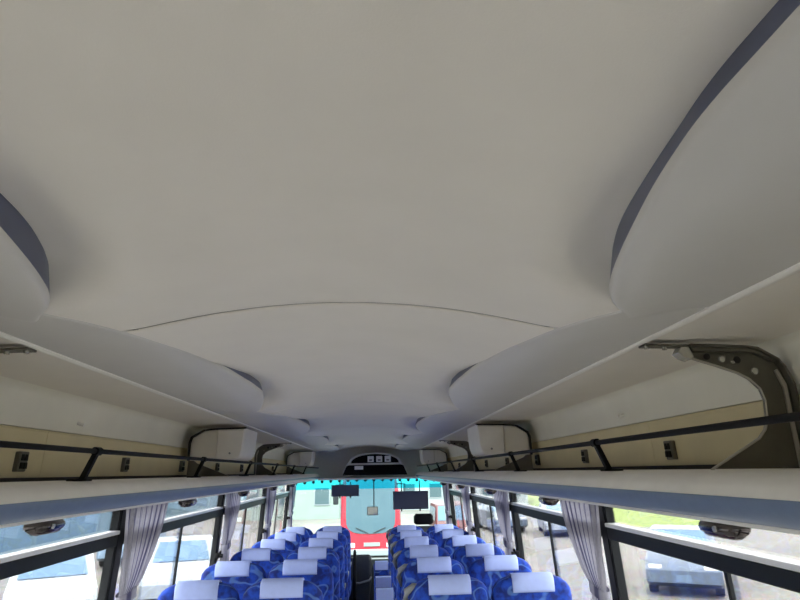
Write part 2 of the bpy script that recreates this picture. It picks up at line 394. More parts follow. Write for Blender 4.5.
# ------------------------------------------------------------------ luggage racks
POSTS = [-.46, .67, 1.80, 2.93, 4.06, 5.19, 6.32, 7.45]
VENTS = [.36, 1.23, 2.10, 2.97, 3.84, 4.71, 5.58, 6.45, 7.32]
YR0, YR1 = Y_REAR+.005, 9.14
LZ = {-1: .93, 1: 1.0}          # the left fascia is a touch shallower
def prof_shelf(s): return [(s*x, z*LZ[s]) for x, z in ((1.115, -.010), (.775, -.010), (.745, -.013), (.722, -.022), (.708, -.038), (.7015, -.054), (.715, -.056), (.76, -.095), (1.09, -.118), (1.115, -.118))]
for s in (-1, 1):
    side = 'left' if s < 0 else 'right'
    rk = thing('luggage_rack', (s*.9, YR0, -.12), 'long pale grey overhead luggage rack with black rail above the %s windows' % side, 'luggage rack', 'overhead luggage racks')
    MB().prism_y(prof_shelf(s), YR0, YR1).build('shelf', 'shelf_grey', rk, smooth=True, auto=35)
    MB().prism_y([(s*x, z*LZ[s]) for x, z in ((.7010, -.0545), (.700, -.060), (.704, -.074), (.717, -.090), (.738, -.101), (.762, -.105), (.775, -.105), (.762, -.094), (.716, -.0545))], YR0, YR1).build('shaded_fascia', 'fascia_shade', rk, smooth=True, auto=35)
    MB().prism_y([(s*x, z*LZ[s]) for x, z in ((.775, -.1052), (.762, -.1055), (.764, -.113), (.80, -.117), (1.09, -.124), (1.09, -.1185), (.775, -.0965))], YR0, YR1).build('underside', 'trim_white', rk)
    MB().prism_y([(s*x, z) for x, z in ((.742, .301), (.90, .299), (1.045, .296), (1.045, .306), (.742, .312))], YR0, YR1).build('rack_ceiling', 'ceiling_vinyl', rk, smooth=True, auto=50)
    MB().prism_y([(s*x, z) for x, z in ((1.045, .296), (1.062, .290), (1.076, .272), (1.090, .215), (1.098, .166), (1.115, .166), (1.115, .306), (1.045, .306))], YR0, YR1).build('upper_panel', 'rack_white', rk, smooth=True, auto=50)
    # cream lower panels, one per bay, butted together
    ends = [YR0] + [1.9*k+.35 for k in range(0, 5)] + [YR1]
    for a, b in zip(ends[:-1], ends[1:]):
        MB().prism_y([(s*x, z) for x, z in ((1.094, .163), (1.097, .155), (1.106, .002), (1.117, .002), (1.117, .163))], a+.001, b-.001).build('cream_panel', 'rack_cream', rk, bevel=.002)
    MB().prism_y([(s*x, z) for x, z in ((1.085, -.010), (1.090, .003), (1.112, .003), (1.112, -.010))], YR0, YR1).build('gasket', 'rubber', rk)
    rail = MB().tube([(s*.722, YR0, .071), (s*.722, YR1, .071)], .0072, 10).build('rail', 'black_metal', rk, smooth=True, auto=50)
    for y in POSTS:
        p = MB().prism_y([(s*.715, .070), (s*.729, .073), (s*.763, -.006), (s*.747, -.008)], y-.009, y+.009).build('post', 'black_metal', rk, bevel=.002)
        MB().box((min(s*.735, s*.79), y-.02, -.010), (max(s*.735, s*.79), y+.02, -.004)).build('foot', 'black_metal', p, bevel=.002)
        MB().tube([(s*.722, y-.016, .071), (s*.722, y+.016, .071)], .012, 10).build('clamp', 'black_metal', p, smooth=True, auto=50)
    for y in VENTS:
        x = 1.099; z = .054
        v = MB().prism_y([(s*(x-.010), z-.032), (s*(x+.012), z-.032), (s*(x+.006), z+.032), (s*(x-.016), z+.032)], y-.026, y+.026).build('vent', 'steel_paint', rk, bevel=.004)
        for dy in (-.0105, .0105):
            for dz in (-.013, .013):
                MB().box((min(s*(x-.0165), s*(x-.008)), y+dy-.008, z+dz-.010), (max(s*(x-.0165), s*(x-.008)), y+dy+.008, z+dz+.010)).build('slot', 'dark_hole', v)
    for y in (.55, 2.45, 4.35, 6.25):
        MB().tube([(s*1.092, y, .205), (s*1.066, y, .197)], .007, 8).build('coat_hook', 'trim_white', rk, smooth=True, auto=50)

# steel support brackets between the rack and the ceiling
BR = [(.841, .289), (.985, .283), (1.010, .279), (1.058, .250), (1.072, .230), (1.087, .187), (1.089, .15), (1.088, -.008), (.857, -.008), (.985, .062), (1.003, .082), (1.012, .108), (1.015, .150), (1.008, .178), (.985, .202), (.960, .216), (.91, .234), (.869, .247), (.841, .257)]
def bracket(s, y, label):
    t = thing('rack_bracket', (s*.96, y, 0), label, 'bracket', 'steel rack brackets')
    n = len(BR)
    pl = MB().prism_y([(s*x, z) for x, z in BR], y, y+.006).build('plate', 'steel_paint', t)
    # raised rims along the inner and outer edges of the pressing
    cx, cz = 1.05, .12
    def rim(pts, wd, name, m, dp):
        rows = []
        for i, (x, z) in enumerate(pts):
            a = pts[max(0, i-1)]; b = pts[min(len(pts)-1, i+1)]; tx, tz = b[0]-a[0], b[1]-a[1]; L = math.hypot(tx, tz); nx, nz = -tz/L*wd, tx/L*wd
            rows.append([(s*(x), y-dp, z), (s*(x+nx), y-dp, z+nz), (s*(x+nx), y+.008, z+nz), (s*x, y+.008, z)])
        MB().loft(rows).build(name, m, pl, bevel=.0015)
    rim(BR[8:][::1], -.004, 'inner_flange', 'steel_edge', .003)
    rim([(.841, .289)] + [(x, z) for x, z in BR[1:8]], -.006, 'outer_flange', 'steel_paint', .022)
    MB().prism_y([(s*x, z) for x, z in ((1.052, .222), (1.058, .226), (1.074, .19), (1.078, -.008), (1.070, -.008), (1.066, .18))], y-.006, y).build('rib', 'steel_edge', pl)
    MB().prism_y([(s*x, z) for x, z in ((.842, .288), (.985, .282), (1.008, .278), (1.056, .249), (1.050, .243), (1.000, .266), (.980, .268), (.850, .272))], y-.014, y).build('top_web', 'steel_paint', pl, bevel=.002)
    st = MB().prism_y([(s*x, z) for x, z in ((.733, .287), (.845, .285), (.845, .2885), (.733, .2925))], y-.010, y+.03).build('strap', 'steel_paint', t, bevel=.001)
    for x in (.745, .79): MB().tube([(s*x, y+.010, .2895-(x-.733)*.04), (s*x, y+.010, .2815-(x-.733)*.04)], .006, 10).build('screw', 'bolt', st, smooth=True, auto=50)
    cl = MB().prism_y([(s*x, z) for x, z in ((.822, .283), (.842, .283), (.852, .258), (.843, .250), (.826, .256), (.812, .268))], y-.010, y+.024).build('clip', 'bolt', t, bevel=.002)
    for x, z, r, m in ((.925, .252, .0085, 'bolt'), (.951, .244, .005, 'bolt'), (1.003, .222, .0095, 'bolt')):
        MB().tube([(s*x, y+.002, z), (s*x, y-.004, z)], [r, r*.85], 12).build('bolt', m, pl, smooth=True, auto=50)
    for x, z, r in ((.888, .259, .008), (.963, .250, .009)):
        MB().tube([(s*x, y+.001, z), (s*x, y-.0025, z)], r, 12).build('grommet', 'rubber', pl, smooth=True, auto=50)
    return t
bracket(1, 1.43, 'large dark steel rack bracket at the right edge, nearest the viewer')
bracket(-1, 1.41, 'steel rack bracket tip showing at the far left edge')
bracket(1, 6.15, 'small distant steel rack bracket on the right, between two padded housings')
bracket(-1, 6.15, 'small distant steel rack bracket on the left, between two padded housings')

# duct housings hung inside the racks
def housing(s, y, label):
    t = thing('duct_housing', (s*.88, y, 0), label, 'housing', 'duct housings in the luggage racks')
    P = [(.718, .272), (.90, .268), (.965, .262), (1.035, .222), (1.046, .19), (1.048, .088), (.742, .080)]
    # inner padded nose: bulges towards the viewer, tapered at its lower corner
    rows = []
    L = [(.716, .272), (.722, .20), (.728, .14), (.738, .108), (.752, .094), (.775, .088)]
    n = 8
    body = MB().prism_y([(s*x, z) for x, z in ((.885, .270), (.965, .262), (1.035, .222), (1.046, .19), (1.048, .088), (.885, .084))], y+.02, y+.40).build('back_box', 'housing', t, bevel=.008)
    for k in range(n+1):
        u = k/n; yy = y + .02 - .035*math.sin(math.pi*min(1, u*1.15)*.5) if u < .87 else y-.015
        rows.append((u, yy))
    rings = []
    for (u, dy) in ((0.0, .022), (.06, .004), (.2, -.006), (.6, -.012), (1.0, -.004)):
        pass
    prof = [(.716, .272), (.885, .269), (.887, .085), (.775, .086), (.752, .092), (.739, .106), (.728, .14), (.721, .20)]
    rings = [[(s*(.80+(x-.80)*k), y+d, .18+(z-.18)*k) for x, z in prof] for d, k in ((.40, 1.0), (.02, 1.0), (.006, .985), (-.004, .95), (-.008, .90))]
    MB().loft(rings).build('padded_nose', 'housing', t, smooth=True, auto=40)
    g = [(.712, .279), (.90, .275), (.968, .269), (1.042, .226), (1.053, .19), (1.055, .086)]
    inn = [(.716, .271), (.899, .267), (.964, .261), (1.035, .221), (1.045, .188), (1.047, .086)]
    rows = [[(s*a[0], y-.004, a[1]), (s*b[0], y-.004, b[1]), (s*b[0], y+.03, b[1]), (s*a[0], y+.03, a[1])] for a, b in zip(g, inn)]
    MB().loft(rows).build('edge_gasket', 'rubber', t, bevel=.001)
    sp = MB().prism_y([(s*x, z) for x, z in ((1.02, .086), (1.05, .086), (1.055, -.008), (.80, -.008), (1.0, .07))], y+.01, y+.03).build('support_plate', 'steel_paint', t)
    MB().tube([(s*.80, y-.005, .125), (s*.80, y-.016, .125)], .006, 8).build('button', 'handle_grey', t, smooth=True, auto=50)
housing(1, 3.80, 'larger padded pale grey duct housing in the right luggage rack')
housing(-1, 3.80, 'larger padded pale grey duct housing in the left luggage rack')
housing(1, 8.15, 'tiny far padded duct housing in the right luggage rack near the windscreen')
housing(-1, 8.15, 'tiny far padded duct housing in the left luggage rack near the windscreen')

# ------------------------------------------------------------------ reading lamps under the racks
def lamp(s, y, label):
    dz = .0083 if s < 0 else 0.0
    t = thing('reading_lamp', (s*.87, y, -.12), label, 'reading lamp', 'reading lamps under the racks')
    def ring(y_, k): return [(s*(.87 + .034*k*math.cos(a)), y_, -.1375 + dz + .0195*k*math.sin(a)) for a in [2*math.pi*i/14 for i in range(14)]]
    MB().loft([ring(y-.064, .5), ring(y-.060, .82), ring(y-.05, 1), ring(y+.05, 1), ring(y+.060, .82), ring(y+.064, .5)]).build('body', 'chrome_smoke', t, smooth=True, auto=60)
    MB().box((min(s*.85, s*.89), y-.045, -.123+dz), (max(s*.85, s*.89), y+.045, -.1187+dz)).build('mount', 'black_metal', t)
    MB().loft([[(s*(.87 + .026*k*math.cos(a)), yy, -.149 + dz + .0125*k*math.sin(a)) for a in [2*math.pi*i/12 for i in range(12)]] for yy, k in ((y-.056, .6), (y-.045, 1), (y+.045, 1), (y+.056, .6))]).build('lens', 'lamp_purple', t, smooth=True, auto=60)
    MB().tube([(s*.840, y-.022, -.138+dz), (s*.833, y-.022, -.139+dz)], .007, 10).build('switch', 'bolt', t, smooth=True, auto=50)
o_n = ('nearest', 'second', 'third', 'fourth', 'fifth', 'sixth')
for s, yl in ((-1, (1.86, 3.24, 4.62, 6.0, 7.4)), (1, (1.44, 2.87, 4.28, 5.7, 7.1))):
    for k, y in enumerate(yl):
        lamp(s, y, '%s chrome reading lamp from the viewer, under the %s luggage rack' % (o_n[k], 'left' if s < 0 else 'right'))

# ------------------------------------------------------------------ curtains gathered at the pillars
for s in (-1, 1):
    rl = MB().tube([(s*1.045, YR0, -.131), (s*1.045, 8.68, -.131)], .006, 8).build('curtain_rail', 'trim_white', smooth=True, auto=50)
    tag(rl, 'thin white curtain rail along the head of the %s windows' % ('left' if s < 0 else 'right'), 'curtain rail', 'curtain rails')
def curtain(s, yp, label, seed, top=.50):
    rnd = random.Random(seed)
    t = thing('curtain', (s*1.05, yp+.2, -.95), label, 'curtain', 'striped curtains tied back at the window pillars')
    NU, NV = 96, 36; rows = []; uvs = []; ph = rnd.random()*6
    y0t, y0m = yp-.08, yp-.03
    for i in range(NV+1):
        v = i/NV; z = -.135 - v*.80
        wt = top; wm = .17; wb = .25
        zt = (z+.135)/(-.385)                    # 1 at the tie
        if zt <= 1: wd = wt + (wm-wt)*(zt**2.4*0.55+zt*0.45 if zt < 1 else 1)
        else: wd = wm + (wb-wm)*sstep(1, 2.08, zt)
        a = y0t + (y0m-y0t)*min(1, zt)
        squeeze = 1 - .55*math.exp(-((z+.52)/.035)**2)
        row = []
        for j in range(NU+1):
            u = j/NU
            amp = (.020 + .010*math.sin(3*u+ph))*squeeze*(.6+.5*min(1, v*2))
            y = a + wd*(u + .012*math.sin(2*math.pi*7*u+ph+1.3*v))
            x = 1.052 + amp*math.sin(2*math.pi*7*u+ph) + (z < -.3)*0 + .03*max(0, (-.14-z))
            row.append((s*(x-.004), y, z)); uvs.append((u, v))
        rows.append(row)
    MB().grid(rows).build('cloth', 'curtain_cloth', t, smooth=True, uvs=uvs)
    # tie band round the waist of the curtain
    rings = []
    zt = -.52
    n = 24
    for dz, o in ((-.022, 0), (-.02, .003), (.02, .003), (.022, 0)):
        rings.append([(s*(1.060 + (.026+o)*math.cos(2*math.pi*k/n)), y0m+.085+(.098+o)*math.sin(2*math.pi*k/n), zt+dz+.012*math.sin(2*math.pi*k/n)) for k in range(n)])
    nb = len(rings[0])*len(rings)
    MB().loft(rings, caps=False).build('tie_band', 'curtain_cloth', t, smooth=True, uvs=[((k % n)/n*.2, 0) for k in range(nb)])
for s in (-1, 1):
    ps = [y for y in BAYS[s] if y > 2]
    for k, y in enumerate(ps):
        curtain(s, y, '%s lavender striped curtain from the viewer, tied back on the %s side' % (o_n[k], 'left' if s < 0 else 'right'), k+10*s, .58)

# ------------------------------------------------------------------ seats
SEAT_TOP = -.535
def rrect(wd, dp, cy, z, n=5, r=None):
    r = r or min(wd, dp)*.42; pts = []
    for cx, cyy, a0 in ((wd/2-r, dp/2-r, 0), (-(wd/2-r), dp/2-r, 90), (-(wd/2-r), -(dp/2-r), 180), (wd/2-r, -(dp/2-r), 270)):
        for k in range(n+1):
            a = math.radians(a0 + 90*k/n); pts.append((cx + r*math.cos(a), cy + cyy + r*math.sin(a), z))
    return pts
def make_seat(handle):
    # built at the origin: x centre, y = rear face of the headrest, z from the floor
    t = thing('coach_seat', (0, 0, FLOOR), 'seat', 'seat', 'blue patterned coach seats')
    H = SEAT_TOP - FLOOR
    def yoff(z): return .06 - .11*(z-.40)/(H-.40)       # reclines backwards towards the viewer
    lv = [(.36, .40, .10), (.40, .425, .125), (.60, .425, .135), (.80, .425, .135), (.92, .424, .130), (.985, .418, .122), (1.025, .402, .112), (1.052, .362, .098), (1.070, .310, .078), (H-.004, .25, .05), (H, .18, .022)]
    rings = [[(x, y, z+FLOOR) for x, y, z in rrect(wd, dp, yoff(z)+.075, z)] for z, wd, dp in lv]
    MB().loft(rings).build('backrest', 'seat_fabric', t, smooth=True)
    # linen cover folded over the headrest
    path = []
    for z, wd, dp in lv:
        if z >= 1.02 or abs(z-.985) < .001: path.append((yoff(z)+.075, dp/2, z))
    back = [(c-d-.0045, z+.002*(z > 1.06)) for c, d, z in path]; front = [(c+d+.0045, z) for c, d, z in path][::-1]
    full = [(back[0][0]+.001, 1.012)] + [p for p in back[1:]] + [(yoff(H)+.075, H+.006)] + front[:-1]
    full = [(y, z + (.004 if z > 1.04 else 0)) for y, z in full]
    def xh(z): return .138
    rows = [[(-.107, y+.004, z+FLOOR-.001), (-.103, y, z+FLOOR), (-.06, y, z+FLOOR), (0, y, z+FLOOR), (.06, y, z+FLOOR), (.103, y, z+FLOOR), (.107, y+.004, z+FLOOR-.001)] for y, z in full]
    # the cover keeps square shoulders like starched cloth
    hc = MB().grid(rows).build('headrest_cover', 'cover', t, smooth=True)
    md = hc.modifiers.new('thickness', 'SOLIDIFY'); md.thickness = .003; md.offset = 1
    rings = [[(x, y, z+FLOOR) for x, y, z in rrect(wd, dp, .36, z, r=.07)] for z, wd, dp in ((.30, .39, .42), (.33, .415, .46), (.42, .415, .47), (.45, .39, .43))]
    MB().loft(rings).build('cushion', 'seat_fabric', t, smooth=True)
    MB().prism_x([(.14, .0+FLOOR), (.14, .30+FLOOR), (.55, .30+FLOOR), (.50, .0+FLOOR)], -.17, .17).build('base', 'seat_shell', t, bevel=.01)
    ar = MB().box((.190, .10, .62+FLOOR), (.2115, .42, .655+FLOOR)).build('armrest', 'seat_shell', t, bevel=.008)
    dup(ar, t).location.x = -.4015
    MB().tube([(-.15, yoff(.62)-.003, .62+FLOOR), (-.15, yoff(.5)-.012, .48+FLOOR), (.15, yoff(.5)-.012, .48+FLOOR), (.15, yoff(.62)-.003, .62+FLOOR)], .006, 6).build('magazine_bar', 'seat_shell', t, smooth=True)
    if handle:
        MB().tube([(-.205, .03, .93+FLOOR), (-.228, .02, .985+FLOOR), (-.220, .015, 1.025+FLOOR), (-.185, .015, 1.048+FLOOR), (-.155, .02, 1.05+FLOOR)], [.012, .016, .019, .016, .011], 10).build('grab_handle', 'handle_grey', t, smooth=True)
    return t
sa = make_seat(False); sb = make_seat(True); used = set()
cols = [(-.835, sa, 'left window column'), (-.405, sa, 'left aisle column'), (.455, sb, 'right aisle column'), (.887, sa, 'right window column')]
rown = ['nearest row', 'second row', 'third row', 'fourth row', 'fifth row', 'frontmost row']
for r in range(6):
    for x, proto, cn in cols:
        o = proto if proto.name not in used else dup(proto); used.add(proto.name)
        yy = (3.40 + .82*r) if x < 0 else (3.36 + .80*r); o.location = (x, yy, -SLOPE*(yy-3.4)); WL[o.name] = Vector(o.location)
        rn = rown[r]
        lab = 'blue patterned coach seat with white headrest cover, %s, %s' % (cn, rn)
        if proto is sb: lab = 'blue coach seat with grey corner grab handle, %s, %s' % (cn, rn)
        o['label'] = lab

# folded aisle jump seats
def jump(y, label):
    F = fl(y); t = thing('jump_seat', (.15, y, F), label, 'folding seat', 'folded aisle jump seats')
    MB().prism_x([(y-.02, F+.30), (y+.10, F+.30), (y+.06, F+.81), (y-.0, F+.81)], .075, .222).build('backrest', 'seat_fabric', t, bevel=.02)
    MB().prism_x([(y-.012, F+.745), (y-.008, F+.82), (y+.066, F+.82), (y+.07, F+.76), (y+.062, F+.76), (y+.06, F+.814), (y-.002, F+.814), (y-.006, F+.745)], .085, .212).build('cover', 'cover', t)
    MB().box((.075, y+.105, F+.22), (.222, y+.18, F+.58)).build('cushion', 'seat_fabric', t, bevel=.02)
    MB().box((.10, y+.02, F), (.20, y+.14, F+.30)).build('leg', 'seat_shell', t, bevel=.01)
jump(6.45, 'farthest folded blue and white jump seat standing in the aisle')
jump(5.40, 'middle folded blue and white jump seat standing in the aisle')
jump(4.80, 'nearest folded blue and white jump seat standing in the aisle')

# ------------------------------------------------------------------ front of the cabin
wf = MB().box((-1.2, Y_FRONT, FLOOR-1.2), (1.2, Y_FRONT+.08, -1.22))
wf.box((-1.2, Y_FRONT, -.092), (1.2, Y_FRONT+.08, .46)); wf.box((-1.2, Y_FRONT, -1.22), (-1.10, Y_FRONT+.08, -.092)); wf.box((1.16, Y_FRONT, -1.22), (1.2, Y_FRONT+.08, -.092))
wallf = tag(wf.build('wall_front', 'wall_beige'), 'front wall of the coach framing the windscreen', 'wall', kind='structure')
wi += 1
ws = tag(MB().box((-1.10, Y_FRONT+.03, -1.22), (1.16, Y_FRONT+.036, -.235)).build('window_%d' % wi, 'screen_glass'), 'wide front windscreen of the coach', 'windscreen', kind='structure')
MB().box((-1.10, Y_FRONT+.03, -.235), (1.16, Y_FRONT+.036, -.092)).build('shade_band', 'shade_glass', ws)
for k in range(18):
    x = -1.05 + 2.15*k/17
    MB().tube([(x, Y_FRONT+.022, -.112 - .03*((2*k/17-1)**2)), (x, Y_FRONT+.028, -.112 - .03*((2*k/17-1)**2))], .022, 10).build('fringe_dot', 'frame_dark', ws)
# header with the black notice boards, coming down from the ceiling
hd = thing('front_header', (.10, 8.74, -.05), 'white header with black boards above the windscreen', 'header')
cx = .102
MB().prism_y([(cx-.46, -.045), (cx+.46, -.045), (cx+.44, .03), (cx+.385, .12), (cx+.335, .19), (cx+.22, .245), (cx, .268), (cx-.22, .245), (cx-.335, .19), (cx-.385, .12), (cx-.44, .03)], 8.76, 9.15).build('housing', 'trim_white', hd, bevel=.01)
lb = MB().prism_y([(cx-.455, -.043), (cx+.455, -.043), (cx+.40, .085), (cx+.36, .096), (cx-.36, .096), (cx-.40, .085)], 8.735, 8.762).build('lower_board', 'board_black', hd, bevel=.006)
MB().box((cx-.285, 8.728, .035), (cx-.165, 8.736, .085)).build('notice', 'white_label', lb, bevel=.002)
up = [(cx+.335*math.cos(a), .128 + .115*math.sin(a)) for a in [math.pi*k/16 for k in range(17)]]
ub = MB().prism_y([(cx-.335, .122), (cx+.335, .122)] + up, 8.735, 8.762).build('upper_board', 'board_black', hd)
for k in range(3):
    x = cx-.06+.12*k; pn = MB().box((x-.043, 8.726, .133), (x+.043, 8.736, .215)).build('display_panel', 'white_label', ub, bevel=.003)
    MB().box((x-.02, 8.723, .15), (x+.02, 8.7265, .172)).build('digit', 'handle_grey', pn)
MB().box((-.70, 8.78, -.10), (.70, Y_FRONT, -.075)).build('header_soffit', 'trim_white', wallf)
# sun visors
def visor(x0, x1, z0, z1, y, label):
    t = thing('sun_visor', ((x0+x1)/2, y, z1), label, 'sun visor', 'dark sun visors at the windscreen')
    MB().box((x0, y-.006, z0), (x1, y+.006, z1)).build('blade', 'visor', t, bevel=.004)
    for x in (x0+.12, x1-.12):
        MB().tube([(x, y+.01, z1-.03), (x, y+.01, -.128)], .007, 8).build('arm', 'frame_dark', t)
        MB().tube([(x, y-.008, z0-.025), (x, y-.008, z0+.02)], .010, 8).build('clip', 'frame_dark', t)
visor(-.515, -.125, -.325, -.170, 8.93, 'smaller dark blue sun visor hanging on the left of the windscreen')
visor(.355, .855, -.515, -.270, 8.93, 'larger dark blue sun visor hanging on the right of the windscreen')
t = thing('rear_view_mirror', (.065, 8.95, -.58), 'small rounded mirror hanging on a thin rod at the windscreen centre', 'mirror')
MB().tube([(.085, 8.95, -.128), (.085, 8.95, -.47)], .008, 8).build('rod', 'frame_dark', t)
MB().box((-.012, 8.935, -.585), (.142, 8.955, -.468)).build('mirror_shell', 'dark_vinyl', t, bevel=.008)
MB().box((-.002, 8.930, -.577), (.132, 8.9352, -.477)).build('mirror_glass', 'mirror', t)
# dashboard, driver's seat, guide seat, grab posts
t = thing('dashboard', (0, 8.9, fl(8.9)), 'dark dashboard below the windscreen', 'dashboard')
MB().prism_x([(8.60, fl(8.6)), (8.60, -1.20), (8.70, -1.12), (9.17, -1.17), (9.17, fl(9.17))], -1.08, 1.08).build('body', 'dark_vinyl', t, bevel=.02)
MB().prism_x([(8.52, -1.18), (8.62, -1.05), (8.70, -1.05), (8.70, -1.18)], .35, .95).build('instrument_hood', 'dark_vinyl', t, bevel=.015)
ring = [(.66 + .2*math.cos(a), 8.42 + .12*math.sin(a), -1.0 + .13*math.sin(a)) for a in [2*math.pi*k/28 for k in range(29)]]
MB().tube(ring, .013, 8, caps=False).build('steering_wheel', 'rubber', t, smooth=True)
t = thing('driver_seat', (.72, 8.2, fl(8.2)), 'black driver seat with headrest at the right front', 'seat')
MB().loft([[(x+.72, y+8.2, z) for x, y, z in rrect(wd, dp, 0, z)] for z, wd, dp in ((-1.2, .44, .12), (-.9, .46, .13), (-.72, .40, .12), (-.68, .30, .09))]).build('backrest', 'dark_vinyl', t, smooth=True)
MB().loft([[(x+.72, y+8.2, z) for x, y, z in rrect(wd, dp, 0, z)] for z, wd, dp in ((-.66, .20, .07), (-.64, .25, .10), (-.56, .25, .10), (-.53, .20, .07))]).build('headrest', 'board_black', t, smooth=True)
MB().box((.50, 8.15, -1.3), (.94, 8.5, -1.17)).build('cushion', 'dark_vinyl', t, bevel=.03)
MB().box((.58, 8.2, fl(8.2)), (.86, 8.45, -1.3)).build('pedestal', 'seat_shell', t, bevel=.01)
t = thing('guide_seat', (-.16, 8.25, fl(8.25)), 'dark grey guide seat back standing at the end of the aisle', 'seat')
MB().loft([[(x-.155, y+8.2, z) for x, y, z in rrect(wd, dp, 0, z, r=dp*.4)] for z, wd, dp in ((-1.45, .36, .10), (-1.30, .41, .12), (-1.08, .42, .12), (-1.02, .40, .10), (-1.0, .35, .06))]).build('backrest', 'dark_vinyl', t, smooth=True, auto=60)
MB().tube([(-.35, 8.125, -1.31), (-.10, 8.125, -1.32), (.02, 8.125, -1.29), (.045, 8.13, -1.25)], .012, 8).build('grab_rail', 'handle_grey', t, smooth=True)
MB().box((-.33, 8.15, fl(8.15)), (.02, 8.45, -1.40)).build('base', 'seat_shell', t, bevel=.02)
for x, y, sd in ((-.160, 8.085, 'left'), (.36, 8.05, 'right')):
    t = thing('grab_post', (x, y, fl(y)), 'black upright grab post at the front of the %s aisle seats' % sd, 'post', 'aisle grab posts')
    MB().tube([(x, y, fl(y)+.01), (x, y, -.98), (x, y, -.94), (x, y, -.93)], [.020, .020, .017, .009], 10).build('pole', 'black_metal', t, smooth=True, auto=50)
    MB().tube([(x, y, fl(y)), (x, y, fl(y)+.015)], .026, 12).build('base_flange', 'black_metal', t)
    o = -1 if sd == 'left' else 1
    MB().box((min(x+o*.02, x+o*.06), y-.012, fl(y)+.12), (max(x+o*.02, x+o*.06), y+.012, -1.02)).build('panel', 'seat_shell', t, bevel=.004)

# ------------------------------------------------------------------ outside: vehicles, sheds, trees
def place(mbs, loc, rz):
    M = Matrix.Translation(loc) @ Matrix.Rotation(rz, 4, 'Z')
    for m in mbs: m.xform(M)
def vehicle(name, label, cat, loc, rz, prof, wd, paint, wins, wheels, lamps, plate=None, group='vehicles parked outside', extra=None):
    """prof: side outline (y,z) with y forward; wins: list of ('side'|'front', ...)"""
    t = thing(name, (loc[0], loc[1], GROUND), label, cat, group)
    M = Matrix.Translation((loc[0], loc[1], GROUND)) @ Matrix.Rotation(rz, 4, 'Z')
    def B(m, n, mt, par, **k): return m.xform(M).build(n, mt, par, **k)
    zmax = max(z for y, z in prof)
    rings = []
    for fx in (-1, -.93, .93, 1):
        k = .96 if abs(fx) == 1 else 1.0
        rings.append([(fx*wd/2*(1 - .10*max(0, (z-zmax*.55)/(zmax*.45))), y*k, zmax*.4+(z-zmax*.4)*k) for y, z in prof])
    body = B(MB().loft(rings), 'body', paint, t, smooth=True, auto=30)
    for n, quad, mt in wins:
        B(MB().loft([quad, [tuple(Vector(p)*.985 + Vector((0, 0, .012))) for p in quad]]), n, mt, t)
    for y, r in wheels:
        for sx in (-1, 1):
            wh = B(MB().tube([(sx*wd/2*1.0, y, r), (sx*(wd/2-.2), y, r)], r, 16), 'wheel', 'tyre', t, smooth=True, auto=40)
            B(MB().tube([(sx*(wd/2+.012), y, r), (sx*(wd/2-.02), y, r)], r*.55, 12), 'hub', 'silver_paint', wh, smooth=True, auto=40)
    for (x, y, z, sx, sz) in lamps:
        B(MB().box((x-sx, y-.06, z-sz), (x+sx, y+.025, z+sz)), 'head_lamp', 'head_lamp', t, bevel=.03)
    if plate: B(MB().box((plate[0]-.17, plate[1]-.01, plate[2]-.08), (plate[0]+.17, plate[1]+.02, plate[2]+.08)), 'number_plate', 'plate', t)
    if extra: extra(B, t, body)
    return t
# white kei van, blunt nose
van = [(-1.65, .30), (-1.68, 1.0), (-1.60, 1.60), (-1.45, 1.70), (.75, 1.72), (1.00, 1.66), (1.42, 1.02), (1.56, .85), (1.60, .35), (1.45, .25), (-1.5, .22)]
def van_at(loc, rz, label, paint='white_paint'):
    vw = [('windscreen', [(-.58, 1.02, 1.63), (.58, 1.02, 1.63), (.64, 1.40, 1.08), (-.64, 1.40, 1.08)], 'car_glass')]
    for sx in (-1, 1):
        vw.append(('side_window', [(sx*.69, .90, 1.55), (sx*.75, 1.15, 1.05), (sx*.75, .2, 1.05), (sx*.69, .2, 1.55)], 'car_glass'))
        vw.append(('side_window', [(sx*.69, .1, 1.55), (sx*.75, .1, 1.05), (sx*.75, -1.4, 1.05), (sx*.69, -1.4, 1.55)], 'car_glass'))
    return vehicle('van', label, 'van', loc, rz, van, 1.48, paint, vw, ((1.05, .28), (-1.05, .28)), ((-.52, 1.56, .72, .13, .09), (.52, 1.56, .72, .13, .09)), (0, 1.59, .48))
car = [(-2.05, .35), (-2.12, .62), (-2.0, .92), (-1.55, 1.0), (-1.05, 1.36), (-.6, 1.44), (.35, 1.42), (1.05, .98), (1.85, .82), (2.08, .62), (2.10, .35), (1.9, .24), (-1.9, .24)]
def car_at(loc, rz, label, paint):
    vw = [('windscreen', [(-.56, .42, 1.40), (.56, .42, 1.40), (.68, 1.06, 1.00), (-.68, 1.06, 1.00)], 'car_glass'),
          ('rear_window', [(.54, -1.02, 1.37), (-.54, -1.02, 1.37), (-.66, -1.56, 1.02), (.66, -1.56, 1.02)], 'car_glass')]
    for sx in (-1, 1):
        vw.append(('side_window', [(sx*.765, .32, 1.36), (sx*.83, .85, 1.00), (sx*.83, -.25, 1.00), (sx*.765, -.25, 1.38)], 'car_glass'))
        vw.append(('side_window', [(sx*.765, -.33, 1.38), (sx*.83, -.33, 1.00), (sx*.83, -1.35, 1.02), (sx*.765, -.98, 1.34)], 'car_glass'))
    return vehicle('car', label, 'car', loc, rz, car, 1.70, paint, vw, ((1.3, .31), (-1.3, .31)), ((-.62, 2.02, .66, .16, .08), (.62, 2.02, .66, .16, .08)), (0, 2.09, .45))
car_at((-7.3, 15.4, 0), math.radians(206), 'white car facing the coach outside the nearest left window', 'white_paint')
car_at((-5.0, 17.5, 0), math.radians(195), 'white car outside the second left window', 'white_paint')
car_at((-9.0, 25.0, 0), math.radians(190), 'pale blue car behind the white car on the left', 'blue_paint')
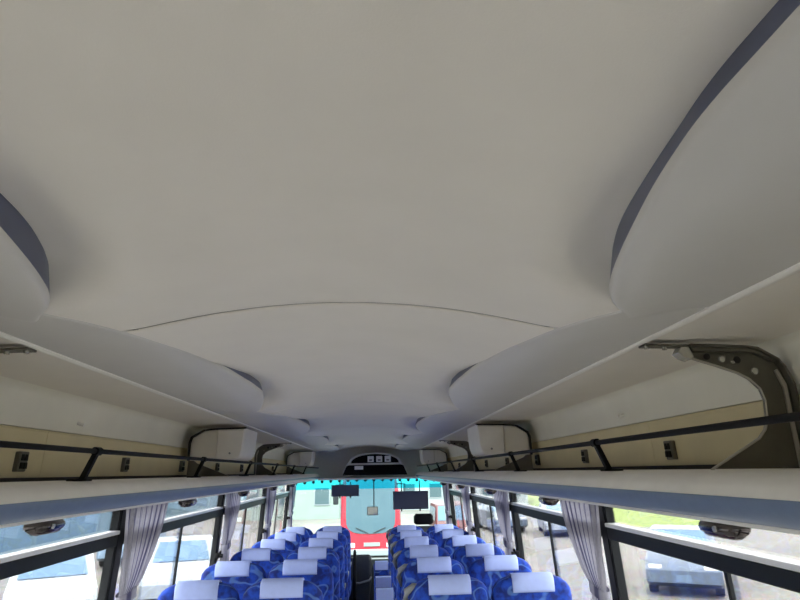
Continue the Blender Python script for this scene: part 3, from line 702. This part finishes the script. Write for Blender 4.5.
car_at((8.5, 17.2, 0), math.radians(152), 'slate blue car on the gravel outside the nearest right window', 'slate_paint')
car_at((9.2, 31.0, 0), math.radians(170), 'far silver car on the gravel seen through the second right window', 'silver_paint')
car_at((6.8, 33.5, 0), math.radians(185), 'far slate car on the gravel seen through the second right window', 'slate_paint')
van_at((3.4, 27.5, 0), math.radians(180), 'dark red van parked beside the red coach', 'dark_red')
van_at((22.5, 29.5, 0), math.radians(150), 'white van parked far out on the right gravel')

# red coach facing us
rb = thing('red_coach', (.0, 24, GROUND), 'red coach parked nose-on in front of the windscreen', 'coach')
G = GROUND
def outl(k, zt=3.15): return [(-1.12*k, .30), (-1.15*k, 1.0), (-1.13*k, 2.3), (-1.02*k, 3.0), (-.80*k, zt), (.80*k, zt), (1.02*k, 3.0), (1.13*k, 2.3), (1.15*k, 1.0), (1.12*k, .30)]
rings = [[(x, y, z+G) for x, z in outl(k)] for y, k in ((24.0, .93), (24.08, .98), (24.3, 1.0), (33, 1.0))]
bd = MB().loft(rings).build('body', 'red_paint', rb, smooth=True, auto=35)
wsn = []
for k in range(13):
    a = math.pi + math.pi*k/12; c, s_ = math.cos(a), math.sin(a)
    wsn.append((.93*math.copysign(abs(c)**.6, c), 1.45 - .62*abs(s_)**.6))
wsn = [(-.92, 2.85)] + wsn + [(.92, 2.85), (.7, 2.95), (-.7, 2.95)]
MB().prism_y([(x, z+G) for x, z in wsn], 23.975, 24.02).build('windscreen', 'bus_glass', rb)
MB().box((-1.06, 23.93, G+.06), (1.06, 24.1, G+.30)).build('bumper', 'white_paint', rb, bevel=.04)
for s in (-1, 1):
    MB().box((s*.78-.2, 23.97, G+.34), (s*.78+.2, 24.05, G+.52)).build('head_lamp', 'head_lamp', rb, bevel=.04)
    wp = MB().tube([(s*.1, 23.95, G+.86), (s*.55, 23.95, G+1.05)], .015, 6).build('wiper', 'frame_dark', rb)
    MB().tube([(s*1.0, 24, G+2.6), (s*1.3, 23.8, G+2.6), (s*1.3, 23.75, G+2.2)], .025, 6).build('mirror_arm', 'frame_dark', rb)
    MB().box((s*1.3-.1, 23.7, G+1.9), (s*1.3+.1, 23.8, G+2.3)).build('wing_mirror', 'frame_dark', rb, bevel=.03)
    for y in (26, 31): MB().tube([(s*1.16, y, G+.48), (s*.9, y, G+.48)], .48, 16).build('wheel', 'tyre', rb, smooth=True, auto=40)
MB().box((-.26, 23.96, G+.40), (.34, 23.99, G+.53)).build('number_plate', 'white_paint', rb)

# pale blue shed on the left with ribbed wall panels
sh = thing('shed', (-14, 30, G), 'long pale blue metal shed beyond the left windows', 'shed')
for k in range(20):
    y = 12 + 2.6*k
    MB().box((-14.0, y+.01, G), (-13.9, y+2.59, G+3.6)).build('wall_panel', 'shed_blue', sh, bevel=.02)
    if k % 3 == 1:
        w_ = MB().box((-13.93, y+.5, G+1.3), (-13.87, y+2.1, G+2.4)).build('window', 'house_glass', sh); MB().box((-13.90, y+1.28, G+1.3), (-13.85, y+1.32, G+2.4)).build('mullion', 'white_paint', w_)
MB().prism_y([(-13.6, G+3.6), (-13.6, G+3.75), (-18, G+5.2), (-22.4, G+3.75), (-22.4, G+3.6)], 11.8, 64.2).build('roof', 'shed_roof', sh)
MB().box((-22, 12, G), (-21.9, 64, G+3.6)).build('back_wall', 'shed_blue', sh); MB().box((-22, 12, G), (-14, 12.1, G+3.6)).build('end_wall', 'shed_blue', sh); MB().box((-22, 63.9, G), (-14, 64, G+3.6)).build('end_wall', 'shed_blue', sh)
def house(x0, x1, y0, y1, h, label, wall):
    t = thing('house', ((x0+x1)/2, y0, G), label, 'building', 'buildings beyond the windscreen')
    MB().box((x0, y0, G), (x1, y1, G+h)).build('wall', wall, t)
    xm = (x0+x1)/2
    MB().prism_y([(x0-.3, G+h), (x1+.3, G+h), (xm, G+h+1.4)], y0-.3, y1+.3).build('roof', 'shed_roof', t)
    n = max(2, int((x1-x0)/2.2))
    for i in range(n):
        for fl in range(int(h//2.6)):
            cx_ = x0 + (x1-x0)*(i+.5)/n
            w_ = MB().box((cx_-.55, y0-.05, G+.9+2.6*fl), (cx_+.55, y0+.02, G+2.1+2.6*fl)).build('window', 'white_paint', t)
            MB().box((cx_-.48, y0-.06, G+.97+2.6*fl), (cx_+.48, y0-.045, G+2.03+2.6*fl)).build('pane', 'house_glass', w_)
house(-9.5, -2.2, 44, 52, 5.2, 'pale green house beyond the left side of the windscreen', 'house_wall')
house(2.0, 13, 52, 60, 5.2, 'pale grey house beyond the right side of the windscreen', 'pale_wall')
house(-1.8, 1.8, 62, 68, 3.2, 'small pale house behind the red coach', 'pale_wall')

# grass bank and trees on the right
rows = []
for i in range(31):
    y = 33 + 3*i; rows.append([(13.5 + .8*math.sin(i*.9) + d, y, G + .002 + (h + .12*math.sin(i*1.7+d)*(h > .2))*min(1, i/3)) for d, h in ((0, .0), (.6, .35), (2, .6), (5, .7), (12, .8), (14, 0))])
tag(MB().grid(rows).build('grass_bank', 'grass', smooth=True), 'yellow-green grass bank beyond the gravel on the right', 'grass', kind='stuff')
def tree(x, y, h, label):
    rnd = random.Random(int(x*10+y)); t = thing('tree', (x, y, G), label, 'tree', 'trees beyond the grass bank')
    MB().tube([(x, y, G), (x+.1, y, G+h*.4), (x, y+.1, G+h*.75)], [.22, .16, .06], 8).build('trunk', 'bark', t, smooth=True)
    m = MB()
    for _ in range(900):
        a = rnd.random()*6.283; c = rnd.uniform(-1, 1); r = (rnd.random()**.4)*h*.36
        p = Vector((x + r*math.cos(a)*math.sqrt(1-c*c), y + r*math.sin(a)*math.sqrt(1-c*c), G + h*.65 + r*c*.95))
        d = Vector((rnd.gauss(0, 1), rnd.gauss(0, 1), rnd.gauss(0, 1))).normalized(); e = d.orthogonal().normalized(); q = .24
        m.add([p - d*q, p + e*q*.5, p + d*q, p - e*q*.5], [(0, 1, 2, 3)])
    m.build('foliage', 'leaf', t, recalc=False)
for x, y, h, l in ((29.5, 34, 5.0, 'nearest leafy tree beyond the grass bank on the right'), (28.5, 43, 6.0, 'middle leafy tree beyond the grass bank on the right'), (29, 54, 5.5, 'farthest leafy tree beyond the grass bank on the right')):
    tree(x, y, h, l)
